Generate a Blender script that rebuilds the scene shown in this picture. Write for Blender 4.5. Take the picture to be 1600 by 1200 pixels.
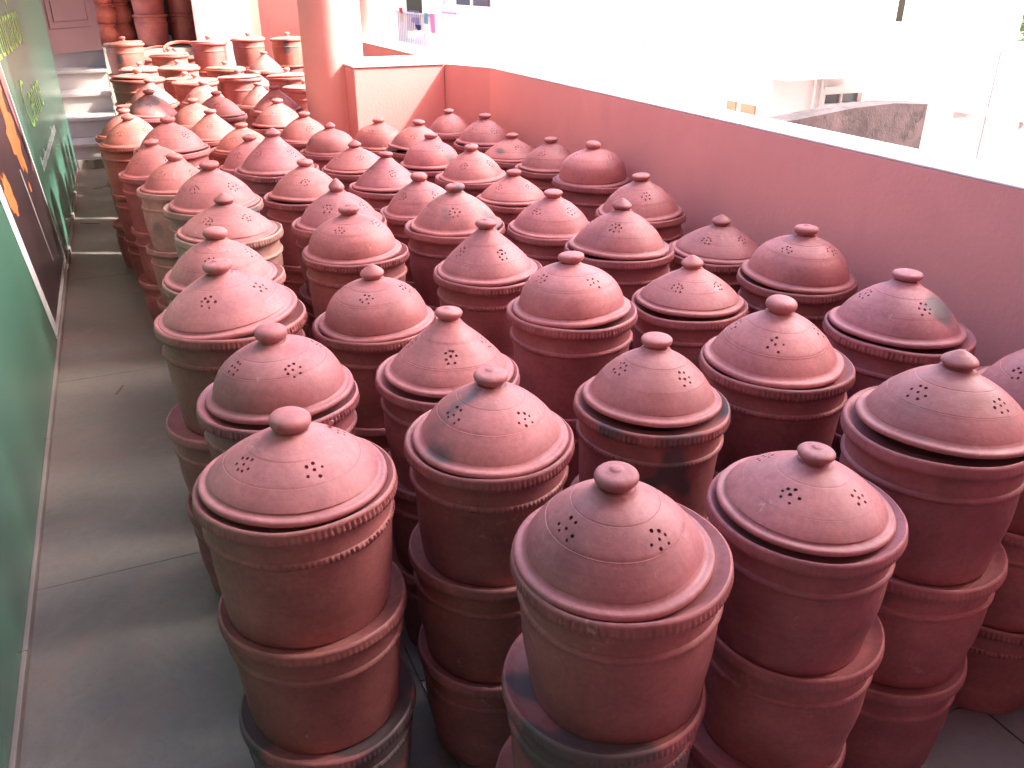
import bpy, bmesh, math, random
from mathutils import Vector, Matrix, Euler
R = math.radians
PI = math.pi
rnd = random.Random(7)
scene = bpy.context.scene
for o in list(bpy.data.objects):
    bpy.data.objects.remove(o)
C = bpy.context.scene.collection

# ------------------------------------------------------------------ camera
CAM = Vector((0.0, 0.0, 1.57))
PITCH, HEAD, FOC = 25.6, 23.8, 1320.0
cd = bpy.data.cameras.new('camera')
cam = bpy.data.objects.new('camera', cd)
C.objects.link(cam)
cam.location = CAM
cam.rotation_euler = (R(90 - PITCH), 0, R(-HEAD))
cd.sensor_fit = 'HORIZONTAL'
cd.sensor_width = 36.0
cd.lens = FOC / 1600.0 * 36.0
cd.clip_start = 0.05
cd.clip_end = 400
scene.camera = cam

# ------------------------------------------------------------------ sky, sun, exposure
SUN_EL, SUN_ROT = 42.5, 114.0        # high sun over the open side; an unseen house shades the near pots, the far end lies in the light
w = bpy.data.worlds.new('World')
scene.world = w
w.use_nodes = True
nt = w.node_tree
sky = nt.nodes.new('ShaderNodeTexSky')
sky.sky_type = 'NISHITA'
sky.sun_disc = False
sky.sun_elevation = R(SUN_EL)
sky.sun_rotation = R(SUN_ROT)
sky.air_density = 0.8
sky.dust_density = 6.0
sky.ozone_density = 1.0
nt.links.new(sky.outputs[0], nt.nodes['Background'].inputs[0])
nt.nodes['Background'].inputs[1].default_value = 0.15
sd = bpy.data.lights.new('sun', 'SUN')
sd.energy = 2.1
sd.angle = R(2.5)
sd.color = (1.0, 0.95, 0.88)
sun = bpy.data.objects.new('sun', sd)
C.objects.link(sun)
sdir = Vector((math.sin(R(SUN_ROT)) * math.cos(R(SUN_EL)), math.cos(R(SUN_ROT)) * math.cos(R(SUN_EL)), math.sin(R(SUN_EL))))
sun.rotation_euler = (-sdir).to_track_quat('-Z', 'Y').to_euler()
sun.location = (5, -5, 9)
vs = scene.view_settings
vs.view_transform = 'Standard'
vs.look = 'None'
vs.exposure = 3.1
vs.gamma = 1.0
scene.cycles.use_denoising = True
scene.cycles.max_bounces = 10
scene.cycles.diffuse_bounces = 3
scene.cycles.sample_clamp_indirect = 6.0

# ------------------------------------------------------------------ materials
def new_mat(name):
    m = bpy.data.materials.new(name)
    m.use_nodes = True
    t = m.node_tree
    return m, t, t.nodes['Principled BSDF']

def nd(t, kind, **kw):
    n = t.nodes.new(kind)
    for k, v in kw.items():
        if k.startswith('i_'):
            key = k[2:]
            n.inputs[int(key) if key.isdigit() else key].default_value = v
        else:
            setattr(n, k, v)
    return n

def mixc(t, fac, a, b, blend='MIX'):
    n = t.nodes.new('ShaderNodeMix')
    n.data_type = 'RGBA'
    n.blend_type = blend
    for sock, v in ((n.inputs[0], fac), (n.inputs[6], a), (n.inputs[7], b)):
        if hasattr(v, 'is_linked'):
            t.links.new(v, sock)
        elif isinstance(v, (int, float)):
            sock.default_value = v
        else:
            sock.default_value = (*v, 1) if len(v) == 3 else v
    return n.outputs[2]

def mrange(t, v, a, b, c=0.0, d=1.0):
    n = t.nodes.new('ShaderNodeMapRange')
    t.links.new(v, n.inputs[0])
    n.inputs[1].default_value, n.inputs[2].default_value = a, b
    n.inputs[3].default_value, n.inputs[4].default_value = c, d
    return n.outputs[0]

def mth(t, op, a, b=0.0):
    n = t.nodes.new('ShaderNodeMath')
    n.operation = op
    for s, v in ((n.inputs[0], a), (n.inputs[1], b)):
        if hasattr(v, 'is_linked'):
            t.links.new(v, s)
        else:
            s.default_value = v
    return n.outputs[0]

def noise(t, vec, scale, detail=4.0, rough=0.55, dist=0.0):
    n = nd(t, 'ShaderNodeTexNoise')
    n.inputs['Scale'].default_value = scale
    n.inputs['Detail'].default_value = detail
    n.inputs['Roughness'].default_value = rough
    n.inputs['Distortion'].default_value = dist
    t.links.new(vec, n.inputs['Vector'])
    return n.outputs[0]

def terracotta():
    """unglazed clay; the object colour carries each pot's own tint, its alpha how far the kiln smoke has greyed it"""
    m, t, b = new_mat('terracotta')
    tc = nd(t, 'ShaderNodeTexCoord')
    oi = nd(t, 'ShaderNodeObjectInfo')
    at = nd(t, 'ShaderNodeAttribute', attribute_type='OBJECT', attribute_name='seed')
    cb = nd(t, 'ShaderNodeCombineXYZ')
    t.links.new(at.outputs['Fac'], cb.inputs[0])
    t.links.new(at.outputs['Fac'], cb.inputs[2])
    add = nd(t, 'ShaderNodeVectorMath', operation='ADD')
    t.links.new(tc.outputs['Object'], add.inputs[0])
    t.links.new(cb.outputs[0], add.inputs[1])
    V = add.outputs[0]
    # turning marks: stretch the texture along the rim
    sp = nd(t, 'ShaderNodeSeparateXYZ')
    t.links.new(tc.outputs['Object'], sp.inputs[0])
    rad = nd(t, 'ShaderNodeVectorMath', operation='LENGTH')
    flat = nd(t, 'ShaderNodeCombineXYZ')
    t.links.new(sp.outputs[0], flat.inputs[0])
    t.links.new(sp.outputs[1], flat.inputs[1])
    t.links.new(flat.outputs[0], rad.inputs[0])
    turn = nd(t, 'ShaderNodeCombineXYZ')
    t.links.new(mth(t, 'MULTIPLY', sp.outputs[0], 0.12), turn.inputs[0])
    t.links.new(mth(t, 'ADD', rad.outputs['Value'], at.outputs['Fac']), turn.inputs[1])
    t.links.new(sp.outputs[2], turn.inputs[2])
    streak = noise(t, turn.outputs[0], 75.0, 3.0, 0.6)
    big = noise(t, V, 7.0, 3.0, 0.55)
    fine = noise(t, V, 95.0, 4.0, 0.65)
    mid = noise(t, V, 24.0, 4.0, 0.6, 0.4)
    col = mixc(t, mrange(t, big, 0.32, 0.68), (0.72, 0.67, 0.69), (1.14, 1.13, 1.10))
    col = mixc(t, 1.0, oi.outputs['Color'], col, 'MULTIPLY')
    col = mixc(t, mrange(t, streak, 0.46, 0.66, 0.0, 0.22), col, mixc(t, 1.0, col, (1.25, 1.28, 1.3), 'MULTIPLY'))
    col = mixc(t, mrange(t, mid, 0.58, 0.78, 0.0, 0.3), col, mixc(t, 1.0, col, (0.66, 0.62, 0.62), 'MULTIPLY'))
    col = mixc(t, 1.0, col, mixc(t, mrange(t, fine, 0.3, 0.7), (0.86, 0.85, 0.85), (1.12, 1.13, 1.14)), 'MULTIPLY')
    # fine dust lying on what faces up
    geo = nd(t, 'ShaderNodeNewGeometry')
    sn = nd(t, 'ShaderNodeSeparateXYZ')
    t.links.new(geo.outputs['Normal'], sn.inputs[0])
    dust = mth(t, 'MULTIPLY', mrange(t, sn.outputs[2], 0.35, 0.95), mrange(t, noise(t, V, 16.0, 5.0, 0.65, 0.5), 0.4, 0.7))
    col = mixc(t, mth(t, 'MULTIPLY', dust, 0.12), col, (0.55, 0.40, 0.36))
    # pale bloom and scuffs
    sc = mth(t, 'MULTIPLY', mrange(t, noise(t, V, 11.0, 6.0, 0.7, 1.2), 0.62, 0.72), mrange(t, fine, 0.48, 0.6))
    col = mixc(t, mth(t, 'MULTIPLY', sc, 0.62), col, (0.60, 0.40, 0.33))
    speck = mrange(t, noise(t, V, 240.0, 1.0, 0.5), 0.72, 0.76)
    col = mixc(t, mth(t, 'MULTIPLY', speck, 0.5), col, (0.1, 0.035, 0.03))
    # kiln smoke
    smoke = noise(t, V, 6.0, 2.0, 0.5, 0.3)
    s1 = mth(t, 'SUBTRACT', mth(t, 'ADD', smoke, oi.outputs['Alpha']), 1.0)
    smk = mrange(t, s1, -0.03, 0.04)
    col = mixc(t, mth(t, 'MULTIPLY', smk, 0.85), col, (0.085, 0.077, 0.085))
    t.links.new(col, b.inputs['Base Color'])
    t.links.new(mrange(t, mid, 0.3, 0.7, 0.48, 0.68), b.inputs['Roughness'])
    b.inputs['Specular IOR Level'].default_value = 0.5
    h = mth(t, 'ADD', mth(t, 'MULTIPLY', streak, 0.4), mth(t, 'ADD', mth(t, 'MULTIPLY', fine, 0.5), mth(t, 'MULTIPLY', big, 1.6)))
    bp = nd(t, 'ShaderNodeBump')
    bp.inputs['Strength'].default_value = 0.26
    bp.inputs['Distance'].default_value = 0.0035
    t.links.new(h, bp.inputs['Height'])
    t.links.new(bp.outputs[0], b.inputs['Normal'])
    return m

def painted(name, c, var=0.1, rough=0.75, scale=2.2, bump=0.15, dirt=None, dirt_amt=0.0, bscale=60.0):
    m, t, b = new_mat(name)
    tc = nd(t, 'ShaderNodeTexCoord')
    V = tc.outputs['Object']
    n1 = noise(t, V, scale, 5.0, 0.6, 0.3)
    n2 = noise(t, V, bscale, 4.0, 0.6)
    lo = tuple(x * (1 - var) for x in c)
    hi = tuple(min(1, x * (1 + var)) for x in c)
    col = mixc(t, mrange(t, n1, 0.3, 0.7), lo, hi)
    if dirt:
        n3 = noise(t, V, scale * 2.7, 7.0, 0.68, 0.8)
        col = mixc(t, mth(t, 'MULTIPLY', mrange(t, n3, 0.52, 0.72), dirt_amt), col, dirt)
    t.links.new(col, b.inputs['Base Color'])
    b.inputs['Roughness'].default_value = rough
    bp = nd(t, 'ShaderNodeBump')
    bp.inputs['Strength'].default_value = bump
    bp.inputs['Distance'].default_value = 0.004
    t.links.new(mth(t, 'ADD', n2, mth(t, 'MULTIPLY', n1, 2.0)), bp.inputs['Height'])
    t.links.new(bp.outputs[0], b.inputs['Normal'])
    return m

M = {}
M['clay'] = terracotta()
M['pink'] = painted('pink_wall_paint', (0.80, 0.345, 0.315), 0.07, 0.7, 1.0, 0.3, (0.66, 0.27, 0.26), 0.35)
M['pink_light'] = painted('pale_peach_paint', (0.80, 0.58, 0.50), 0.04, 0.7, 1.3, 0.15, (0.7, 0.45, 0.4), 0.2)
M['column'] = painted('peach_column_paint', (0.84, 0.45, 0.40), 0.05, 0.7, 1.3, 0.2, (0.7, 0.35, 0.32), 0.3)
M['coping'] = painted('white_coping', (0.80, 0.78, 0.75), 0.05, 0.7, 3.0, 0.25, (0.5, 0.48, 0.45), 0.35)
M['tile'] = painted('stone_floor', (0.152, 0.136, 0.134), 0.28, 0.4, 2.2, 0.12, (0.185, 0.14, 0.105), 0.75)
def stone_floor():
    m, t, b = new_mat('stone_floor')
    g = nd(t, 'ShaderNodeNewGeometry')
    V = g.outputs['Position']
    oi = nd(t, 'ShaderNodeObjectInfo')
    n1 = noise(t, V, 1.7, 6.0, 0.62, 0.6)
    n2 = noise(t, V, 34.0, 6.0, 0.7)
    col = mixc(t, mrange(t, n1, 0.3, 0.7), (0.108, 0.099, 0.099), (0.196, 0.176, 0.168))
    col = mixc(t, 1.0, col, mixc(t, oi.outputs['Random'], (0.92, 0.93, 0.95), (1.07, 1.05, 1.02)), 'MULTIPLY')
    col = mixc(t, 1.0, col, oi.outputs['Color'], 'MULTIPLY')
    col = mixc(t, mrange(t, n2, 0.35, 0.7, 0.0, 0.4), col, mixc(t, 1.0, col, (0.62, 0.6, 0.6), 'MULTIPLY'))
    red = mth(t, 'MULTIPLY', mrange(t, noise(t, V, 3.1, 5.0, 0.65, 1.0), 0.5, 0.72), mrange(t, n2, 0.3, 0.65))
    col = mixc(t, mth(t, 'MULTIPLY', red, 0.6), col, (0.24, 0.13, 0.10))
    pale = mth(t, 'MULTIPLY', mrange(t, noise(t, V, 2.3, 6.0, 0.7, 1.5), 0.56, 0.72), mrange(t, n2, 0.35, 0.6))
    col = mixc(t, mth(t, 'MULTIPLY', pale, 0.5), col, (0.28, 0.26, 0.235))
    grit = mrange(t, noise(t, V, 160.0, 2.0, 0.5), 0.66, 0.72)
    col = mixc(t, mth(t, 'MULTIPLY', grit, 0.55), col, (0.06, 0.045, 0.04))
    t.links.new(col, b.inputs['Base Color'])
    t.links.new(mrange(t, n1, 0.3, 0.7, 0.36, 0.6), b.inputs['Roughness'])
    bp = nd(t, 'ShaderNodeBump')
    bp.inputs['Strength'].default_value = 0.25
    bp.inputs['Distance'].default_value = 0.004
    t.links.new(mth(t, 'ADD', n2, mth(t, 'MULTIPLY', n1, 2.0)), bp.inputs['Height'])
    t.links.new(bp.outputs[0], b.inputs['Normal'])
    return m
M['tile'] = stone_floor()
M['grout'] = painted('floor_grout', (0.10, 0.09, 0.086), 0.1, 0.9)
M['skirt'] = painted('skirting_stone', (0.22, 0.18, 0.165), 0.08, 0.6, 2.0)
M['step'] = painted('step_stone', (0.36, 0.32, 0.29), 0.08, 0.55, 2.0, 0.1, (0.4, 0.33, 0.27), 0.4)
M['green'] = painted('green_vinyl', (0.066, 0.175, 0.122), 0.12, 0.26, 0.7, 0.02)
M['brownprint'] = painted('dark_brown_print', (0.05, 0.03, 0.034), 0.3, 0.3, 4.0, 0.02)
M['orangeprint'] = painted('orange_print', (0.75, 0.2, 0.07), 0.2, 0.3, 6.0, 0.02)
M['pinkprint'] = painted('pink_print', (0.65, 0.2, 0.22), 0.2, 0.3, 6.0, 0.02)
M['whiteprint'] = painted('white_print', (0.78, 0.78, 0.80), 0.02, 0.3, 4.0, 0.02)
M['lime'] = painted('lime_lettering', (0.30, 0.56, 0.10), 0.03, 0.3, 4.0, 0.02)
M['door'] = painted('mauve_brown_door', (0.10, 0.05, 0.06), 0.1, 0.4, 3.0, 0.05)
M['concrete'] = painted('grey_concrete', (0.19, 0.165, 0.145), 0.2, 0.85, 8.0, 0.5)
M['dark'] = painted('dark_room_shade', (0.05, 0.03, 0.035), 0.1, 0.9)  # near-black walls stand in for shade in the unlit room
M['white'] = painted('white_render', (0.80, 0.79, 0.77), 0.03, 0.8, 1.0, 0.1, (0.66, 0.64, 0.6), 0.25)
M['offwhite'] = painted('offwhite_door', (0.66, 0.66, 0.65), 0.02, 0.5, 1.0, 0.05)
M['stain'] = painted('lichen_stained_wall', (0.075, 0.052, 0.055), 0.55, 0.9, 3.2, 1.0, (0.004, 0.004, 0.006), 1.0)
M['soffit'] = painted('shade_slab_soffit', (0.72, 0.66, 0.62), 0.03, 0.8)
M['ground'] = painted('outside_ground', (0.38, 0.34, 0.3), 0.15, 0.9, 0.6)
M['orange'] = painted('orange_shutter', (0.66, 0.22, 0.13), 0.1, 0.5)
M['steel'] = painted('railing_paint', (0.42, 0.36, 0.38), 0.1, 0.5)
M['grey'] = painted('grey_pipe', (0.62, 0.62, 0.63), 0.1, 0.5)
M['bark'] = painted('tree_bark', (0.14, 0.1, 0.07), 0.2, 0.9, 9.0, 0.6)
M['leaf'] = painted('tree_leaf', (0.06, 0.12, 0.03), 0.35, 0.55, 3.0, 0.05)
for nme, cc in (('red', (0.6, 0.06, 0.08)), ('cream', (0.75, 0.55, 0.36)), ('slate', (0.16, 0.17, 0.27)), ('navy', (0.05, 0.05, 0.16)), ('teal', (0.2, 0.36, 0.42)), ('rose', (0.68, 0.25, 0.42)), ('violet', (0.3, 0.26, 0.42))):
    M['cloth_' + nme] = painted('cloth_' + nme, cc, 0.1, 0.9, 5.0, 0.2)
gm, gt, gb = new_mat('window_glass')
gb.inputs['Base Color'].default_value = (0.10, 0.12, 0.14, 1)
gb.inputs['Roughness'].default_value = 0.08
M['glass'] = gm

# ------------------------------------------------------------------ helpers
def link(o, parent=None):
    C.objects.link(o)
    if parent:
        o.parent = parent
    return o

def mesh_obj(name, me, parent=None, mat=None):
    if mat is not None and not me.materials:
        me.materials.append(M[mat])
    return link(bpy.data.objects.new(name, me), parent)

def empty(name, loc=(0, 0, 0)):
    o = bpy.data.objects.new(name, None)
    o.empty_display_size = 0.1
    o.location = loc
    return link(o)

def tag(o, label=None, cat=None, group=None, kind=None):
    if label: o['label'] = label
    if cat: o['category'] = cat
    if group: o['group'] = group
    if kind: o['kind'] = kind
    return o

def finish(bm, name, mat, smooth=None):
    bmesh.ops.recalc_face_normals(bm, faces=bm.faces)
    me = bpy.data.meshes.new(name)
    bm.to_mesh(me)
    bm.free()
    if mat: me.materials.append(M[mat])
    if smooth is not None:
        for p in me.polygons: p.use_smooth = True
        me.set_sharp_from_angle(angle=R(smooth))
    return me

def boxbm(bm, lo, hi, bevel=0.0):
    ret = bmesh.ops.create_cube(bm, size=1.0)
    vs_ = ret['verts']
    for v in vs_:
        v.co = Vector([lo[i] + (v.co[i] + 0.5) * (hi[i] - lo[i]) for i in range(3)])
    if bevel > 0:
        es = list({e for v in vs_ for e in v.link_edges})
        bmesh.ops.bevel(bm, geom=es, offset=bevel, segments=2, profile=0.5, affect='EDGES')
    return vs_

def box(name, lo, hi, mat, parent=None, bevel=0.0):
    bm = bmesh.new()
    boxbm(bm, lo, hi, bevel)
    return mesh_obj(name, finish(bm, name, mat), parent)

def prism(name, pts, z0, z1, mat, parent=None, bevel=0.0):
    bm = bmesh.new()
    vb = [bm.verts.new((x, y, z0)) for x, y in pts]
    vt = [bm.verts.new((x, y, z1)) for x, y in pts]
    n = len(pts)
    bm.faces.new(vb); bm.faces.new(vt)
    for i in range(n):
        bm.faces.new((vb[i], vb[(i + 1) % n], vt[(i + 1) % n], vt[i]))
    if bevel > 0:
        bmesh.ops.bevel(bm, geom=list(bm.edges), offset=bevel, segments=2, profile=0.5, affect='EDGES')
    return mesh_obj(name, finish(bm, name, mat), parent)

def sheet_x(name, x, poly, thick, mat, parent=None):
    """a flat print on a wall that faces +x: poly in (y, z)"""
    bm = bmesh.new()
    a = [bm.verts.new((x, y, z)) for y, z in poly]
    b = [bm.verts.new((x + thick, y, z)) for y, z in poly]
    n = len(poly)
    if n <= 4:
        bm.faces.new(a); bm.faces.new(b)
    else:
        cy, cz = sum(p[0] for p in poly) / n, sum(p[1] for p in poly) / n
        ca, cb_ = bm.verts.new((x, cy, cz)), bm.verts.new((x + thick, cy, cz))
    for i in range(n):
        if n > 4:
            bm.faces.new((ca, a[i], a[(i + 1) % n])); bm.faces.new((cb_, b[i], b[(i + 1) % n]))
        bm.faces.new((a[i], a[(i + 1) % n], b[(i + 1) % n], b[i]))
    return mesh_obj(name, finish(bm, name, mat), parent)

def lathe_into(bm, prof, seg, closed=False, cap_lo=False, cap_hi=False, mod=None):
    rings = []
    for i, (r, z) in enumerate(prof):
        if r < 1e-6:
            rings.append([bm.verts.new((0, 0, z))])
            continue
        ring = []
        for k in range(seg):
            a = 2 * PI * k / seg
            rr, zz = (r, z) if mod is None else mod(r, z, a, i, k)
            ring.append(bm.verts.new((rr * math.cos(a), rr * math.sin(a), zz)))
        rings.append(ring)
    n = len(rings)
    for i in range(n if closed else n - 1):
        A, B = rings[i], rings[(i + 1) % n]
        for k in range(seg):
            k2 = (k + 1) % seg
            if len(A) == 1 and len(B) == 1: continue
            if len(A) == 1: bm.faces.new((A[0], B[k], B[k2]))
            elif len(B) == 1: bm.faces.new((A[k], A[k2], B[0]))
            else: bm.faces.new((A[k], A[k2], B[k2], B[k]))
    if cap_lo and len(rings[0]) > 1: bm.faces.new(rings[0])
    if cap_hi and len(rings[-1]) > 1: bm.faces.new(rings[-1])

def lathe(name, prof, seg, mat='clay', smooth=50, **kw):
    bm = bmesh.new()
    lathe_into(bm, prof, seg, **kw)
    return finish(bm, name, mat, smooth)

def wobble(seed, amp):
    r_ = random.Random(seed)
    ph = [r_.uniform(0, 2 * PI) for _ in range(4)]
    am = [r_.uniform(0.4, 1.0) * amp for _ in range(4)]
    def f(a, z):
        return am[0] * math.sin(2 * a + ph[0] + 6 * z) + 0.6 * am[1] * math.sin(3 * a + ph[1] - 9 * z) + 0.35 * am[2] * math.sin(5 * a + ph[2])
    return f

def smooth_prof(pts, n):
    """Catmull-Rom through profile points"""
    P = [Vector((*p, 0)) for p in pts]
    out = []
    for i in range(len(P) - 1):
        p0, p1, p2, p3 = P[max(i - 1, 0)], P[i], P[i + 1], P[min(i + 2, len(P) - 1)]
        for k in range(n):
            t = k / n
            q = 0.5 * ((2 * p1) + (p2 - p0) * t + (2 * p0 - 5 * p1 + 4 * p2 - p3) * t * t + (3 * p1 - p0 - 3 * p2 + p3) * t ** 3)
            out.append((q.x, q.y))
    out.append((P[-1].x, P[-1].y))
    return out

# ------------------------------------------------------------------ the verandah
floor = tag(empty('floor', (0, 0, 0)), kind='structure')
box('subfloor', (-0.5, -0.74, -0.30), (1.998, 10.1, -0.006), 'grout', floor)
XJ = [-0.475, 0.425, 1.025, 1.625, 2.04]
rt = random.Random(3)
def slab(x0, x1, y0, y1, gp, tone):
    o = box('floor_tile', (0, 0, -0.02), (x1 - x0 - gp, y1 - y0 - gp, 0), 'tile', floor, 0.0006)
    o.location = (x0 + gp / 2, y0 + gp / 2, rt.uniform(-0.0001, 0.0))
    o.color = (*tone, 1)
for i in range(len(XJ) - 1):
    step, yj = (1.5, -0.7) if i == 0 else (0.6, 0.93 - 0.6 * 2)
    xe = min(XJ[i + 1], 1.997)
    while yj < 10.05:
        slab(XJ[i], xe, max(yj, -0.74), min(yj + step, 10.1), 0.0022 if i == 0 else 0.005, (1.06, 1.02, 0.94) if i == 0 else (1.1, 1.2, 1.36))
        yj += step
tag(box('ground', (-90, -90, -3.5), (90, 90, -3.2), 'ground'), kind='structure')

# parapet: long run, the slight bend at its far end, coping on top
par = tag(empty('parapet_wall', (2.19, 2, 0)), 'long dusky pink parapet wall with broad white coping beside the stacked pots', 'parapet')
def in_par(o):
    o.parent = par
    o.location = (-2.19, -2, 0)
    return o
in_par(prism('wall_face', [(2.0, -0.74), (2.17, -0.74), (2.17, 4.90), (2.07, 5.30), (1.842, 5.30), (1.842, 5.20), (2.0, 4.86)], -3.2, 1.098, 'pink'))
cop = []
for i, (ya, yb) in enumerate(((-0.74, 0.6), (0.6, 2.55), (2.55, 4.86))):
    in_par(prism('coping_slab', [(2.003, ya + 0.001), (2.185, ya + 0.001), (2.185, yb - 0.001), (2.003, yb - 0.001)], 1.099, 1.106, 'coping', None, 0.003))
in_par(prism('coping_slab', [(2.003, 4.862), (2.185, 4.862), (2.085, 5.31), (1.843, 5.31), (1.848, 5.19)], 1.099, 1.1055, 'coping', None, 0.003))
# pier block and round columns
pier = tag(empty('pier_block', (1.6, 5.4, 0)), 'low pale masonry pier block at the foot of the round column', 'pier')
def sub(p, o):
    o.parent = p
    o.location = Vector(o.location) - p.location
    return o
sub(pier, box('block', (1.275, 5.20, 0.0), (1.840, 5.78, 1.098), 'pink', None, 0.006))
sub(pier, box('coping_slab', (1.268, 5.193, 1.099), (1.841, 5.79, 1.112), 'coping', None, 0.004))
def column(x, y, r, label):
    me = lathe('round_column', [(r + 0.02, -0.02), (r + 0.02, 0.10), (r, 0.11), (r, 1.2), (r, 2.2), (r, 2.695)], 64, 'column', 40, cap_lo=True, cap_hi=True)
    o = mesh_obj('round_column', me)
    o.location = (x, y, 0)
    return tag(o, label, 'column', 'round columns of the verandah')
column(1.25, 5.60, 0.185, 'thick round pink column rising behind the pale pier block')
column(2.30, 8.6, 0.115, 'slim farther round column standing on the parapet line beyond the thick pink one')
par2 = tag(empty('far_parapet_wall', (2.2, 8.5, 0)), 'far pink parapet stretch seen behind the round columns', 'parapet')
sub(par2, box('wall_face', (2.11, 5.80, -3.2), (2.30, 12.5, 1.043), 'pink'))
sub(par2, box('coping_slab', (2.105, 5.80, 1.044), (2.31, 12.5, 1.056), 'coping', None, 0.004))


# flat roof added over the far end to block sun from the wall and steps
tag(box('shade_roof', (-0.75, 4.3, 2.7), (1.75, 10.6, 2.88), 'soffit'), kind='structure')
# unseen house behind the terrace, sized so its wall shades the near pots
rh = tag(empty('shade_house', (2.0, -4, -3.2)), 'unseen tall pink house behind the viewer, sized to shade the terrace', 'house')
sub(rh, box('wall', (-6, -9, -3.2), (15.5, -0.75, 13.9), 'pink'))
sub(rh, box('shade_slab', (-0.75, -0.748, 2.55), (1.9, 0.86, 2.65), 'soffit'))  # unseen slab added overhead to darken the near pots

# left wall with its printed vinyl
wall = tag(empty('left_wall', (-0.6, 2, 0)), 'long wall covered with a glossy green printed vinyl banner', 'wall')
WX = -0.475
sub(wall, box('masonry', (-0.75, -7, 0.0), (WX - 0.004, 8.72, 2.3), 'pink'))
ban = sub(wall, box('vinyl_banner', (WX - 0.003, -1.0, 0.035), (WX, 8.70, 2.25), 'green'))
for ya in (-0.4, 0.8, 2.0, 3.2, 4.4, 5.6, 6.8):
    sub(wall, box('skirting', (WX - 0.002, ya + 0.001, 0.001), (WX + 0.012, ya + 1.199, 0.034), 'skirt', None, 0.003))
def slant(y, z):   # the print leans back as it rises
    return y - 0.78 * (z - 0.09)
def printed(name, poly, lvl, mat):
    o = sheet_x(name, WX + 0.0008 * lvl, poly, 0.0005, mat)
    return sub(wall, o)
zt = 2.2
printed('white_border', [(4.22, 0.045), (5.58, 0.045), (5.58 - 0.78 * (zt - 0.045), zt), (4.22 - 0.78 * (zt - 0.045), zt)], 1, 'whiteprint')
printed('dark_picture', [(4.30, 0.10), (5.50, 0.10), (5.50 - 0.785 * (zt - 0.10), zt), (4.30 - 0.785 * (zt - 0.10), zt)], 2, 'brownprint')
yl = 4.98
printed('thin_white_line', [(yl - 0.14, 0.25), (yl - 0.125, 0.25), (yl - 0.58, 0.80), (yl - 0.595, 0.80)], 3, 'whiteprint')
def blob(y, z, ry, rz, seed, n=22):
    r_ = random.Random(seed)
    out = []
    for k in range(n):
        a = 2 * PI * k / n
        q = 1 + r_.uniform(-0.28, 0.2)
        u, v = ry * math.cos(a) * q, rz * math.sin(a) * q
        out.append((y + u - 0.85 * v, z + v))
    return out
printed('orange_shape', blob(4.46, 0.93, 0.17, 0.17, 1), 3, 'orangeprint')
printed('orange_shape', blob(4.30, 1.14, 0.12, 0.13, 2), 4, 'orangeprint')
printed('orange_shape', blob(4.52, 1.22, 0.06, 0.14, 9), 5, 'orangeprint')
printed('orange_shape', blob(3.86, 0.80, 0.10, 0.10, 3), 4, 'orangeprint')
printed('orange_shape', blob(4.62, 0.68, 0.03, 0.03, 4, 10), 3, 'orangeprint')
printed('pink_shape', [(4.86, 0.80), (4.90, 0.70), (4.925, 0.70), (4.42, 1.36), (4.34, 1.36), (4.52, 1.12), (4.66, 0.98)], 6, 'pinkprint')

def lettering(name, body, size, y0, z0, mat, shear=-0.6, squash=1.0):
    cu = bpy.data.curves.new(name, 'FONT')
    cu.body = body
    cu.size = size
    cu.extrude = 0.0004
    cu.offset = -0.007 * size / 0.4
    cu.fill_mode = 'BOTH'
    tmp = bpy.data.objects.new(name, cu)
    C.objects.link(tmp)
    bpy.context.view_layer.update()
    me = bpy.data.meshes.new_from_object(tmp.evaluated_get(bpy.context.evaluated_depsgraph_get()))
    bpy.data.objects.remove(tmp)
    for v in me.vertices:
        x, y, z = v.co
        v.co = (WX + 0.0022 + z, y0 + x * squash + shear * y, z0 + y)
    me.materials.clear()
    o = mesh_obj(name, me, None, mat)
    return sub(wall, o)
lettering('lettering', 'Education', 0.40, 4.62, 1.23, 'lime', -0.55, 0.98)
lettering('lettering', 'Centre', 0.40, 5.40, 0.82, 'lime', -0.8, 1.05)
lettering('lettering', 'g', 0.42, 3.05, 0.86, 'lime', -0.6)
# small white line of lettering, too small to read
bm = bmesh.new()
rl = random.Random(5)
yy = 5.50
while yy < 7.05:
    hgt = rl.choice((0.05, 0.055, 0.085, 0.05))
    for q in range(2):
        y1 = yy + q * 0.034
        vv = [bm.verts.new((WX + 0.0024, y1 + dy - 0.5 * dz, 0.585 + dz)) for dy, dz in ((0, 0), (0.014, 0), (0.014, hgt), (0, hgt))]
        bm.faces.new(vv)
    zz = rl.choice((0.0, 0.04))
    vv = [bm.verts.new((WX + 0.0026, yy + dy - 0.5 * (dz + zz), 0.585 + zz + dz)) for dy, dz in ((0, 0), (0.046, 0), (0.046, 0.012), (0, 0.012))]
    bm.faces.new(vv)
    yy += 0.075
sub(wall, mesh_obj('small_lettering', finish(bm, 'small_lettering', 'whiteprint')))

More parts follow.
